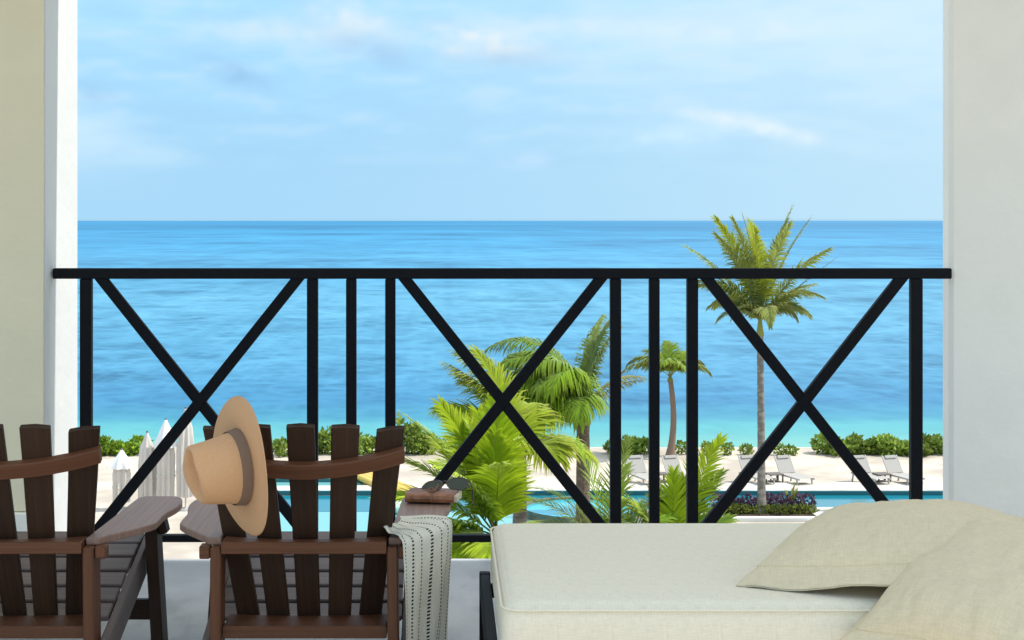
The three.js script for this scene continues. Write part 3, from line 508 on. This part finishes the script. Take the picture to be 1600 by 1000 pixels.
// one feather leaf: az 0 = right in the picture, 90 = away, 180 = left, 270 = towards the viewer
function frond(r, { L, az, el, curl, leafL = 0.5, n = 46, w = 0.017, hang = 0.5, twist = 0, lift = 0.25, col = [0.14, 0.23, 0.02], tip = [0.34, 0.33, 0.06], stem = [0.30, 0.33, 0.07], start = 0.14, old = 0, roll = 0.5 }) {
  const a = az * Math.PI / 180, h = V(Math.cos(a), 0, -Math.sin(a)), sideway = V(-h.z, 0, h.x), S = 18, pts = [V(0, 0, 0)], tan = [];
  let p = V(0, 0, 0);
  for (let k = 0; k <= S; k++) {
    const s = k / S, e = el * Math.PI / 180 - curl * s ** 1.35, t = h.clone().multiplyScalar(Math.cos(e)).add(V(0, Math.sin(e), 0)).addScaledVector(sideway, twist * s * s).normalize(); tan.push(t);
    if (k < S) { p = p.clone().addScaledVector(t, L / S); pts.push(p); }
  }
  const G = new Leaves(), rad = (s) => mix(0.022, 0.003, s ** 0.7) * L / 2.2;
  pts.forEach((q, k) => { // three-sided rachis
    const t = tan[k], b = new THREE.Vector3().crossVectors(t, V(0, 1, 0)).normalize(), nn = new THREE.Vector3().crossVectors(b, t), rr = rad(k / S), c = mix3(stem, tip, (k / S) * 0.4);
    for (const th of [0, 2.09, 4.19]) G.v(q.clone().addScaledVector(b, Math.cos(th) * rr).addScaledVector(nn, Math.sin(th) * rr), c);
    if (k) for (let m = 0; m < 3; m++) { const A = (k - 1) * 3 + m, B = (k - 1) * 3 + (m + 1) % 3; G.i.push(A, A + 3, B, B, A + 3, B + 3); }
  });
  const tone = 0.8 + 0.4 * r(), turn = (r() * 2 - 1) * roll;
  for (let j = 0; j < n; j++) for (const sg of [-1, 1]) {
    const s = clamp(start + (1 - start) * (j + 0.5 + 0.6 * (r() - 0.5)) / n, 0, 0.999), f = s * S, k = Math.floor(f), q = pts[k].clone().lerp(pts[k + 1], f - k), t = tan[k].clone().lerp(tan[k + 1], f - k).normalize();
    const b = new THREE.Vector3().crossVectors(t, V(0, 1, 0)).normalize().multiplyScalar(sg).applyAxisAngle(t, turn * Math.min(1, 0.4 + s)), nn = new THREE.Vector3().crossVectors(b, t).multiplyScalar(sg).normalize();
    const prof = Math.min(1, 0.45 + s * 2.2) * (1 - 0.62 * sst(0.5, 1, s)), l = leafL * prof * (0.85 + 0.3 * r()), ang = mix(1.15, 0.35, s) + 0.15 * (r() - 0.5);
    let d = t.clone().multiplyScalar(Math.cos(ang)).addScaledVector(b, Math.sin(ang)).addScaledVector(nn, lift * (0.6 + 0.8 * r())).normalize();
    const side = new THREE.Vector3().crossVectors(d, nn).normalize(), mp = [q]; let cur = q;
    for (const st of [0.35, 0.35, 0.3]) { cur = cur.clone().addScaledVector(d, l * st); mp.push(cur); d = d.clone().add(V(0, -hang * (0.35 + 0.5 * r()), 0)).normalize(); }
    const k1 = tone * (0.75 + 0.5 * r()), c0 = col.map((x) => x * k1), brown = r() < 0.05 + old ? 0.8 : 0.12 + 0.25 * r(), c1 = mix3(c0, tip, brown);
    G.blade(mp, [w * 0.55, w, w * 0.75, 0], side, [c0, c0, mix3(c0, c1, 0.4), c1]);
  }
  return G.geo();
}
function palm(label, base, height, fronds, { r0 = 0.17, r1 = 0.12, lean = [0, 0], seed = 1, bend = 0, shaft = 0, dry = 0, trunkMat = M.trunk } = {}) {
  const o = thing('palm_tree', label, 'palm tree', base, 0), r = rngOf(seed), N = 34, pts = [];
  for (let k = 0; k <= N; k++) { const t = k / N; pts.push(V(lean[0] * t ** 1.6 + bend * Math.sin(t * 3.1), height * t, lean[1] * t)); }
  part('trunk', tube(pts, (t, i) => mix(r0, r1, t ** 0.6) * (1 + 0.5 * Math.exp(-t * height / 0.35)) * (1 + 0.05 * (i % 2) + 0.05 * (hash2(i, seed) - 0.5)), 12, 0.9), trunkMat, o);
  const top = pts[N];
  if (shaft) { const sh = part('crown_shaft', tube([top.clone().add(V(0, -0.1, 0)), top.clone().add(V(0, shaft * 0.35, 0)), top.clone().add(V(0, shaft, 0))], (t) => mix(r1 * 1.35, r1 * 0.5, t), 10), std(0.26, 0.27, 0.06, { roughness: 0.7 }), o); }
  for (const f of fronds) { const m = part('frond', frond(r, f), M.leaf, o); m.position.copy(top).add(V(0, shaft * 0.75 + (f.dy || 0), 0)); }
  return o;
}
function bush(name, label, category, base, size, { seed = 1, n = 900, leaf = 0.13, cols = [[0.05, 0.11, 0.015], [0.10, 0.17, 0.02]], lobes = 6, mat = M.bush, group, stems = 5, flatten = 1 } = {}) {
  const o = thing(name, label, category, base, 0, group), r = rngOf(seed), G = new Leaves(), [sx, sy, sz] = size, L = [];
  for (let k = 0; k < lobes; k++) { const x = lobes > 1 ? mix(-0.8, 0.8, (k + 0.2 + 0.6 * r()) / lobes) * sx : 0, hgt = sy * (0.6 + 0.4 * r()); L.push({ c: V(x, hgt * 0.55, (r() - 0.5) * sz * 0.9), r: V(sx / lobes * (lobes > 1 ? 1.35 : 0.9) * (0.8 + 0.5 * r()), hgt * 0.5, sz * (0.5 + 0.3 * r())), tone: 0.7 + 0.6 * r() }); }
  for (let k = 0; k < n; k++) {
    const q = L[Math.floor(r() * lobes)], d = rnd3(r), rad = 0.35 + 0.7 * Math.sqrt(r()), p = q.c.clone().add(d.clone().multiply(q.r).multiplyScalar(rad)); if (p.y < 0.02) p.y = 0.02 + 0.1 * r();
    const dir = rnd3(r).add(d.clone().multiplyScalar(0.7)).add(V(0, 0.5, 0)).normalize(), side = new THREE.Vector3().crossVectors(dir, rnd3(r)).normalize(), t = q.tone * (0.7 + 0.6 * r()), c = mix3(cols[0], cols[1], r()).map((x) => x * t);
    G.leaf(p, dir, side, leaf * (0.7 + 0.7 * r()), leaf * 0.36, c);
  }
  part('foliage', G.geo(), mat, o);
  const st = []; for (let k = 0; k < stems; k++) { const q = L[k % lobes], x = q.c.x + (r() - 0.5) * q.r.x; st.push(tube([V(x * 0.9, 0, q.c.z * 0.6), V(x, q.c.y * 0.7, q.c.z), V(x + 0.2 * (r() - 0.5), q.c.y + q.r.y * 0.6, q.c.z)], (t) => mix(0.03, 0.01, t) * Math.min(1, sy), 5)); }
  part('stem', mergeGeometries(st), std(0.14, 0.105, 0.075), o);
  return o;
}
// ---- palms
const young = { col: [0.35, 0.47, 0.006], tip: [0.42, 0.40, 0.06] }, deep = { col: [0.19, 0.315, 0.015], tip: [0.30, 0.30, 0.05] }, olive = { col: [0.19, 0.25, 0.03], tip: [0.34, 0.27, 0.10] };
{
  const g = (px, py, D) => { const p = at(px, py, D); return p; };
  const stand = (px, py, D) => { const p = at(px, py, D); return [V(p.x, GY, p.z), p.y - GY]; };   // crown there, foot straight below
  // tall palm on the right
  { const b = onGround(1190, 808), D = -b.z, s = F / D, top = (808 - 520) / s; const A = { leafL: 0.82, n: 62, w: 0.024, hang: 0.85, lift: 0.2, start: 0.2, roll: 1.0, ...olive, col: [0.38, 0.43, 0.03], tip: [0.5, 0.46, 0.10] };
    palm('tallest palm with erect fronds rising from the purple flower bed', b, top, [
      [3.4, 175, 56, 0.45], [3.6, 168, 76, 0.4], [3.6, 120, 84, 0.35], [3.8, 12, 80, 0.3], [3.7, 8, 71, 0.35], [3.2, 355, 58, 0.5], [3.2, 250, 80, 0.4], [3.4, 95, 80, 0.4], [2.6, 182, 52, 0.9], [2.2, 5, 52, 0.8], [3.2, 350, 44, 0.15, 0.25], [1.7, 195, 40, 1.7], [1.8, 340, 46, 1.7], [1.6, 215, 55, 2.2], [1.6, 320, 55, 2.2], [2.0, 270, 50, 2.3], [1.9, 150, 60, 2.0], [1.8, 30, 60, 2.0], [3.5, 300, 76, 0.45], [3.5, 200, 82, 0.4], [3.4, 340, 84, 0.4], [3.2, 182, 74, 0.5], [2.6, 190, 58, 1.3], [2.3, 205, 50, 1.6], [2.4, 335, 56, 1.5],
    ].map(([L, az, el, curl, q], i) => ({ ...A, L, az, el, curl, ...(q ? { leafL: 0.2, n: 20, old: 0.6, col: [0.12, 0.10, 0.06] } : {}), ...(i > 10 ? { col: [0.26, 0.30, 0.07], leafL: 0.55, start: 0.05 } : {}) })), { r0: 0.145, r1: 0.10, lean: [-0.05, 0], seed: 11, shaft: 0.5, trunkMat: std(0.33, 0.295, 0.25, { map: rep(mottleT, 1, 1.6), bumpMap: rep(grainB, 2, 1), bumpScale: 0.02, roughness: 0.9 }) }); }
  // middle palm, arching fronds
  { const [b, h] = stand(911, 655, 32), A = { leafL: 0.9, n: 84, w: 0.02, hang: 1.5, lift: 0.1, roll: 0.25, ...deep };
    palm('mid sized palm with thick fibrous trunk and arching drooping fronds', b, h, [
      [3.0, 172, 82, 2.1], [2.7, 186, 74, 2.2], [2.5, 205, 66, 2.1], [2.4, 160, 62, 2.1], [2.6, 196, 50, 1.9], [2.7, 225, 74, 2.1], [2.5, 245, 70, 2.2], [2.6, 178, 60, 2.2], [2.3, 190, 36, 1.7], [2.8, 200, 76, 2.2], [2.4, 212, 68, 2.3], [2.1, 215, 40, 1.8], [2.4, 60, 85, 0.6], [2.1, 340, 84, 0.35], [2.3, 20, 86, 0.3], [2.3, 235, 62, 1.8], [2.2, 222, 50, 2.0], [2.0, 180, 30, 1.7], [2.0, 230, 30, 1.6], [1.5, 0, 52, 0.9], [1.7, 8, 62, 1.4], [2.0, 140, 62, 1.8], [1.8, 262, 50, 2.0], [1.9, 200, 24, 1.4], [2.4, 192, 80, 1.8], [2.2, 170, 66, 2.4],
    ].map(([L, az, el, curl], i) => ({ ...A, L, az, el, curl, ...(i >= 12 && i <= 14 ? { hang: 1.4, col: [0.19, 0.26, 0.06], leafL: 0.5, curl: curl + 0.35 } : {}), ...(i === 19 || i === 20 ? { leafL: 0.4, n: 34, col: [0.2, 0.2, 0.06], old: 0.3, hang: 1.3 } : {}), ...(i === 10 || i === 16 || i === 17 || i === 18 || i === 6 ? { col: [0.22, 0.36, 0.01] } : {}) })), { r0: 0.2, r1: 0.135, seed: 23, shaft: 0.1, trunkMat: std(0.27, 0.20, 0.145, { map: rep(mottleT, 3, 5), bumpMap: rep(grainB, 3, 1), bumpScale: 0.03, roughness: 0.95 }) }); }
  // far palm behind the loungers
  { const [b, h] = stand(1047, 592, 61), A = { leafL: 0.8, n: 34, w: 0.04, hang: 1.1, lift: 0.1, ...olive };
    palm('small far palm with slim leaning trunk beyond the sun loungers', b, h, [
      [2.3, 182, 42, 1.7], [2.1, 170, 62, 2.0], [1.9, 200, 60, 1.9], [1.8, 20, 62, 1.9], [1.9, 0, 48, 1.9], [1.7, 330, 60, 2.0], [1.9, 90, 78, 1.2], [1.7, 250, 66, 1.7], [1.8, 290, 56, 1.9], [1.8, 140, 76, 1.6], [1.6, 40, 76, 1.6],
    ].map(([L, az, el, curl], i) => ({ ...A, L, az, el, curl, ...(i > 5 ? { col: [0.20, 0.30, 0.02] } : {}) })), { r0: 0.15, r1: 0.1, bend: 0.14, seed: 31, shaft: 0.1, trunkMat: std(0.22, 0.15, 0.11, { roughness: 0.9 }) }); }
  // bright palm close below the railing
  { const [b, h] = stand(776, 838, 20), A = { leafL: 0.55, n: 88, w: 0.018, hang: 0.45, lift: 0.2, ...young };
    palm('bright yellow green palm crown rising close below the railing', b, h, [
      [1.9, 88, 88, 0.35], [1.9, 150, 76, 0.55], [2.0, 172, 66, 0.6], [1.8, 182, 54, 0.75], [1.7, 190, 40, 0.9], [1.5, 200, 24, 0.9], [1.6, 270, 70, 1.0], [1.7, 110, 80, 0.6], [1.3, 188, 10, 0.8], [1.5, 150, 84, 0.5], [1.2, 230, 10, 1.0], [1.3, 205, -8, 0.9], [1.5, 265, 82, 0.5], [1.7, 135, 60, 0.7], [1.1, 215, -25, 0.6], [1.3, 262, 18, 0.9], [1.3, 285, 22, 1.0], [1.2, 245, -2, 0.8], [1.2, 270, -14, 0.7], [1.2, 180, -10, 0.7], [1.0, 235, -28, 0.5], [1.6, 225, 64, 0.9],
    ].map(([L, az, el, curl]) => ({ ...A, L, az, el, curl })), { r0: 0.16, r1: 0.12, seed: 41 }); }
  // second bright palm, its fronds crossing the railing cross
  { const [b, h] = stand(812, 712, 25), A = { leafL: 0.8, n: 76, w: 0.02, hang: 0.8, lift: 0.12, col: [0.29, 0.38, 0.012], tip: [0.48, 0.38, 0.09] };
    palm('yellowish palm with browning tips behind the middle railing cross', b, h, [
      [2.0, 165, 76, 0.8], [1.9, 150, 78, 0.6], [1.9, 172, 68, 0.7], [1.6, 186, 54, 1.0], [1.6, 80, 60, 1.4], [1.6, 200, 36, 1.2], [1.4, 250, 50, 1.5], [1.3, 300, 40, 1.6], [1.5, 120, 55, 1.4], [1.4, 15, 30, 1.5], [1.7, 190, 72, 0.8],
    ].map(([L, az, el, curl]) => ({ ...A, L, az, el, curl, old: 0.12 })), { r0: 0.15, r1: 0.11, seed: 53 }); }
  // low palms behind the daybed
  { const [b, h] = stand(948, 880, 23), A = { leafL: 0.5, n: 30, w: 0.014, hang: 0.4, lift: 0.2, ...deep };
    palm('low palm with thin arching fronds behind the daybed', b, h, [
      [1.6, 168, 62, 1.1], [1.7, 172, 72, 1.2], [1.9, 140, 84, 0.5], [1.9, 40, 84, 0.4], [1.5, 20, 66, 1.0], [1.6, 60, 76, 0.7], [1.3, 178, 52, 1.2], [1.2, 185, 40, 1.0], [1.3, 5, 56, 1.0],
    ].map(([L, az, el, curl], i) => ({ ...A, L, az, el, curl, ...(i % 3 === 0 ? { col: [0.19, 0.24, 0.04] } : {}) })), { r0: 0.13, r1: 0.1, seed: 67 }); }
  { const [b, h] = stand(1052, 890, 23), A = { leafL: 0.5, n: 42, w: 0.018, hang: 0.35, lift: 0.22, ...young };
    palm('low yellow green palm fanning up behind the railing bars', b, h, [
      [2.2, 38, 72, 0.5], [1.7, 28, 70, 0.6], [1.4, 60, 82, 0.5], [1.2, 120, 80, 0.5], [1.4, 160, 70, 0.8], [1.3, 175, 58, 0.9], [1.5, 80, 86, 0.6], [1.2, 10, 60, 0.9], [1.2, 140, 66, 0.9],
    ].map(([L, az, el, curl], i) => ({ ...A, L, az, el, curl, ...(i % 2 ? { col: [0.13, 0.22, 0.02] } : {}) })), { r0: 0.12, r1: 0.1, seed: 79 }); }
}
// ---- seaside shrubs and flower bed
{
  const shore = (px, D = 61.6) => V((px - 700) * D / F, GY + 0.02, -D);
  const H = { leaf: 0.2, cols: [[0.13, 0.22, 0.025], [0.30, 0.38, 0.07]], mat: M.bush };
  bush('hedge', 'long round leaved green hedge at the shore by the wide pillar', 'hedge', shore(1385), [3.5, 0.77, 0.8], { ...H, n: 3600, lobes: 13, seed: 5, stems: 11 });
  bush('hedge', 'bright green low hedge at the shore behind the folded parasols', 'hedge', shore(185), [1.25, 0.66, 0.7], { ...H, n: 1300, lobes: 5, seed: 6, cols: [[0.10, 0.20, 0.01], [0.24, 0.34, 0.03]] });
  bush('hedge', 'dark green shore hedge seen through the slats of the right chair', 'hedge', shore(515), [2.4, 0.95, 0.7], { ...H, n: 1700, lobes: 7, seed: 7, stems: 7 });
  bush('shrub', 'tall thin branching shrub at the shore right of the chair back', 'shrub', shore(640), [0.7, 1.75, 0.5], { ...H, n: 520, lobes: 4, seed: 8, stems: 6 });
  bush('shrub', 'small green shrub at the shore beside the bright palm', 'shrub', shore(665), [0.5, 0.75, 0.5], { ...H, n: 420, lobes: 2, seed: 9 });
  bush('shrub', 'loose dark green shrub at the shore between the two middle palms', 'shrub', shore(850), [1.15, 0.85, 0.6], { ...H, n: 750, lobes: 4, seed: 10 });
  bush('shrub', 'dense green shrub at the shore left of the far palm trunk', 'shrub', shore(985), [0.95, 0.78, 0.6], { ...H, n: 800, lobes: 4, seed: 12 });
  [[1066, 0.42, 'left of the railing upright before the right cross'], [1106, 0.52, 'first in the left corner of the right railing cross'], [1138, 0.33, 'second in the left half of the right railing cross'], [1167, 0.38, 'just left of the tallest palm trunk'], [1219, 0.4, 'first to the right of the tallest palm trunk'], [1235, 0.25, 'smallest, between tallest palm trunk and long hedge']].forEach(([px, h, w], i) => bush('shrub', `tiny round shore shrub, ${w}`, 'shrub', shore(px, 61.4), [0.2 + 0.2 * h, h + 0.15, 0.3], { ...H, n: 110, lobes: 1, seed: 20 + i, group: 'tiny shrubs along the shore edge', stems: 1, leaf: 0.15 }));
  const r = rngOf(77);
  for (let k = 0; k < 13; k++) { const p = onGround(mix(1120, 1262, (k + 0.5 * r()) / 12.5), mix(801, 807, r())); p.y += 0.12; bush('purple_plant', 'purple leaved plant in the flower bed under the tallest palm', 'plant', p, [0.3, 0.42 + 0.3 * r(), 0.25], { n: 130, lobes: 1, seed: 100 + k, leaf: 0.12, stems: 1, cols: [[0.055, 0.03, 0.055], [0.16, 0.10, 0.15]], group: 'purple leaved plants in the flower bed' }); }
  for (let k = 0; k < 12; k++) { const p = onGround(mix(1112, 1268, (k + 0.5 * r()) / 11.5), mix(808, 811, r())); p.y += 0.12; bush('green_plant', 'low green plant along the front of the flower bed', 'plant', p, [0.34, 0.28 + 0.1 * r(), 0.2], { n: 120, lobes: 1, seed: 140 + k, leaf: 0.1, stems: 1, cols: [[0.06, 0.10, 0.015], [0.19, 0.20, 0.03]], group: 'low green plants along the flower bed front' }); }
  { const p = onGround(1237, 805), o = thing('cordyline_plant', 'upright yellow green spiky plant at right end of the flower bed', 'plant', V(p.x, p.y + 0.1, p.z)), G = new Leaves();
    for (let k = 0; k < 26; k++) { const a = r() * 6.28, d = V(Math.cos(a) * 0.32, 1, Math.sin(a) * 0.32).normalize(), l = 0.45 + 0.4 * r(), b = V(0, 0.02 * k * r(), 0), side = new THREE.Vector3().crossVectors(d, rnd3(r)).normalize(), c = mix3([0.22, 0.24, 0.03], [0.42, 0.36, 0.06], r()); G.blade([b, b.clone().addScaledVector(d, l * 0.5), b.clone().addScaledVector(d, l)], [0.03, 0.045, 0], side, [c, c, c]); }
    part('foliage', G.geo(), M.leaf, o); part('stem', tube([V(0, -0.05, 0), V(0, 0.5, 0)], 0.03, 6), std(0.15, 0.11, 0.08), o); }
}
// ------------------------------------------------------------------ loungers, tables, parasols, pool things
{
  function lounger(label, p, turn, group) {
    const o = thing('sun_lounger', label, 'sun lounger', p, turn, group), f = M.lounger;      // foot towards +z
    for (const s of [-1, 1]) {
      part('frame_rail', bar(V(s * 0.31, 0.33, -0.35), V(s * 0.31, 0.33, 1.25), 0.05, 0.06), f, o);
      part('leg', bar(V(s * 0.31, 0, 1.15), V(s * 0.31, 0.30, 1.08), 0.045, 0.05, V(0, 0, 1)), f, o); part('leg', bar(V(s * 0.31, 0, -0.30), V(s * 0.31, 0.30, -0.22), 0.045, 0.05, V(0, 0, 1)), f, o);
    }
    part('seat', sheet((u, v) => V(mix(-0.29, 0.29, u), 0.362 - 0.015 * Math.sin(u * Math.PI), mix(-0.02, 1.24, v)), 8, 6), M.sling, o);
    const bk = part('backrest', bar(V(0, 0.37, -0.02), V(0, 0.92, -0.40), 0.58, 0.025, V(0, 1, 1).normalize()), M.sling, o);
    for (const s of [-1, 1]) part('back_frame', bar(V(s * 0.31, 0.36, -0.02), V(s * 0.31, 0.95, -0.42), 0.04, 0.04), f, o);
    part('pillow', bar(V(-0.24, 0.90, -0.345), V(0.24, 0.90, -0.345), 0.05, 0.13, V(0, 1, -0.6).normalize(), 0.02), M.sling, o);
    return o;
  }
  const spots = [[996, 'between railing bars, furthest left of the row'], [1052, 'right of the far palm trunk'], [1172, 'half hidden behind a railing diagonal by tallest trunk'], [1229, 'just right of the tallest palm trunk'], [1348, 'left of the pair before the hedge'], [1398, 'beside the right railing post']];
  let first;
  spots.forEach(([px, w], i) => {
    const b = onGround(px + 2, 754.5), t = 0.30 + 0.04 * (i % 2), label = `pale grey sun lounger across the pool, ${w}`;
    first = first ? copyOf(first, b, t, label) : lounger(label, b, t, 'sun loungers across the pool');
  });
  let tab;
  [[1031, 'right of the railing bar before the far palm'], [1210, 'beside the tallest palm trunk'], [1378, 'beside the right railing post']].forEach(([px, w], i) => {
    const b = onGround(px, 757), label = `dark square side table between loungers, ${w}`;
    if (tab) { copyOf(tab, b, 0.2, label); return; }
    tab = thing('side_table', label, 'side table', b, 0.2, 'dark side tables between the loungers');
    part('table_top', box(-0.27, 0.27, 0.37, 0.41, -0.25, 0.25, 0.006), M.tableDark, tab);
    for (const x of [-0.23, 0.23]) for (const z of [-0.21, 0.21]) part('leg', bar(V(x, 0, z), V(x, 0.369, z), 0.05, 0.05, V(0, 0, 1)), M.tableDark, tab);
    part('shelf', box(-0.2, 0.2, 0.10, 0.13, -0.18, 0.18, 0.004), M.tableDark, tab);
  });
  { // near lounger on the brick deck
    const o = thing('sun_lounger', 'low flat grey lounger on the reddish brick deck near the pillow', 'sun lounger', onGround(1362, 808), 0);
    part('seat', box(-0.75, 0.9, 0.30, 0.345, -0.3, 0.3, 0.01), M.sling, o);
    for (const x of [-0.55, 0.75]) for (const z of [-0.26, 0.26]) part('leg', bar(V(x - 0.1, 0.0, z), V(x, 0.30, z), 0.035, 0.035, V(0, 0, 1)), M.tableDark, o);
    for (const z of [-0.26, 0.26]) part('brace', bar(V(-0.45, 0.28, z), V(-0.66, 0.10, z), 0.025, 0.025), M.tableDark, o);
  }
  // folded parasols
  const folded = (label, p, H, seed, hood) => {
    const o = thing('folded_parasol', label, 'parasol', p, 0, 'folded canvas parasols on the pale sand'), r = rngOf(seed), n = 40, ph = r() * 6;
    part('pole', tube([V(0, 0, 0), V(0, H, 0)], 0.028, 10), std(0.55, 0.52, 0.48), o);
    const base = new THREE.CylinderGeometry(0.24, 0.27, 0.07, 28); base.translate(0, 0.035, 0); part('base', base, std(0.42, 0.40, 0.37), o);
    const ring = (y, R, a) => Array.from({ length: n }, (_, i) => { const th = -i / n * 6.2832, q = R * (1 + a * Math.cos(8 * th + ph + y * 0.5) + 0.06 * Math.sin(3 * th + y * 2 + ph)); return V(Math.cos(th) * q, y, Math.sin(th) * q); });
    const y0 = H * 0.13;
    part('canopy', loft([ring(y0, 0.16, 0.1), ring(y0 + 0.03, 0.25, 0.26), ring(mix(y0, H, 0.3), 0.25, 0.24), ring(mix(y0, H, 0.55), 0.26, 0.2), ring(mix(y0, H, 0.78), 0.21, 0.15), ring(H * 0.97, 0.05, 0.05), ring(H - 0.01, 0.03, 0)], true, 0.9), M.canvas, o);
    part('tie', loft([ring(mix(y0, H, 0.28), 0.22, 0.05), ring(mix(y0, H, 0.28) + 0.005, 0.275, 0.2), ring(mix(y0, H, 0.28) + 0.05, 0.275, 0.2), ring(mix(y0, H, 0.28) + 0.055, 0.22, 0.05)], false, 0.7), M.canvas, o);
    if (hood) part('hood', loft([ring(H * 0.70, 0.37, 0.16), ring(H * 0.705, 0.375, 0.16), ring(H * 0.86, 0.21, 0.1), ring(H * 1.0, 0.035, 0)], true, 0.9), std(0.80, 0.79, 0.78, { roughness: 0.95 }), o);
    const fin = new THREE.SphereGeometry(0.04, 12, 8); fin.translate(0, H + 0.015, 0); part('finial', fin, std(0.12, 0.11, 0.1), o);
  };
  folded('folded parasol with white hood, lowest of the parasols beside the left chair', onGround(190, 797), 2.0, 3, true);
  folded('folded off white parasol second from the left pillar', onGround(230, 795), 2.55, 4, false);
  folded('folded white parasol between the railing diagonal and the hat crown', onGround(259, 797), 3.0, 5, true);
  folded('tallest folded parasol at the railing crossing beside the hat', onGround(290, 797), 3.38, 6, false);
  { // yellow float at the pool
    const a = onGround(566, 748), b = onGround(648, 786), o = thing('pool_float', 'long yellow inflatable float lying by the pool right of chair', 'pool float'), t = b.clone().sub(a).setY(0).normalize(), sd = V(-t.z, 0, t.x);
    for (const k of [-1.5, -0.5, 0.5, 1.5]) { const off = sd.clone().multiplyScalar(k * 0.24).setY(0.2), pts = Array.from({ length: 13 }, (_, i) => a.clone().lerp(b, i / 12).add(off)); part('air_tube', tube(pts, (q) => 0.135 * Math.pow(Math.max(0.05, 1 - (2 * q - 1) ** 8), 0.5), 12), M.yellow, o); }
    const c = onGround(630, 800), w = thing('pool_float', 'pale green ring float on the water below the yellow one', 'pool float', V(c.x, GY + 0.16, c.z)), tg = new THREE.TorusGeometry(0.42, 0.15, 12, 30); tg.rotateX(Math.PI / 2); part('air_tube', tg, M.aqua, w);
    const disc = new THREE.CylinderGeometry(0.36, 0.36, 0.04, 28); part('floor_sheet', disc, M.yellow, w);
  }
  { const p = onGround(812, 765), o = thing('bollard_lamp', 'slim grey garden lamp post beside the bright palm', 'lamp post', p); part('post', tube([V(0, 0, 0), V(0, 0.85, 0)], 0.045, 10), M.lounger, o); const g = new THREE.CylinderGeometry(0.10, 0.08, 0.14, 16); g.translate(0, 0.92, 0); part('lamp_head', g, M.tableDark, o); }
}
renderer.render(scene, camera);
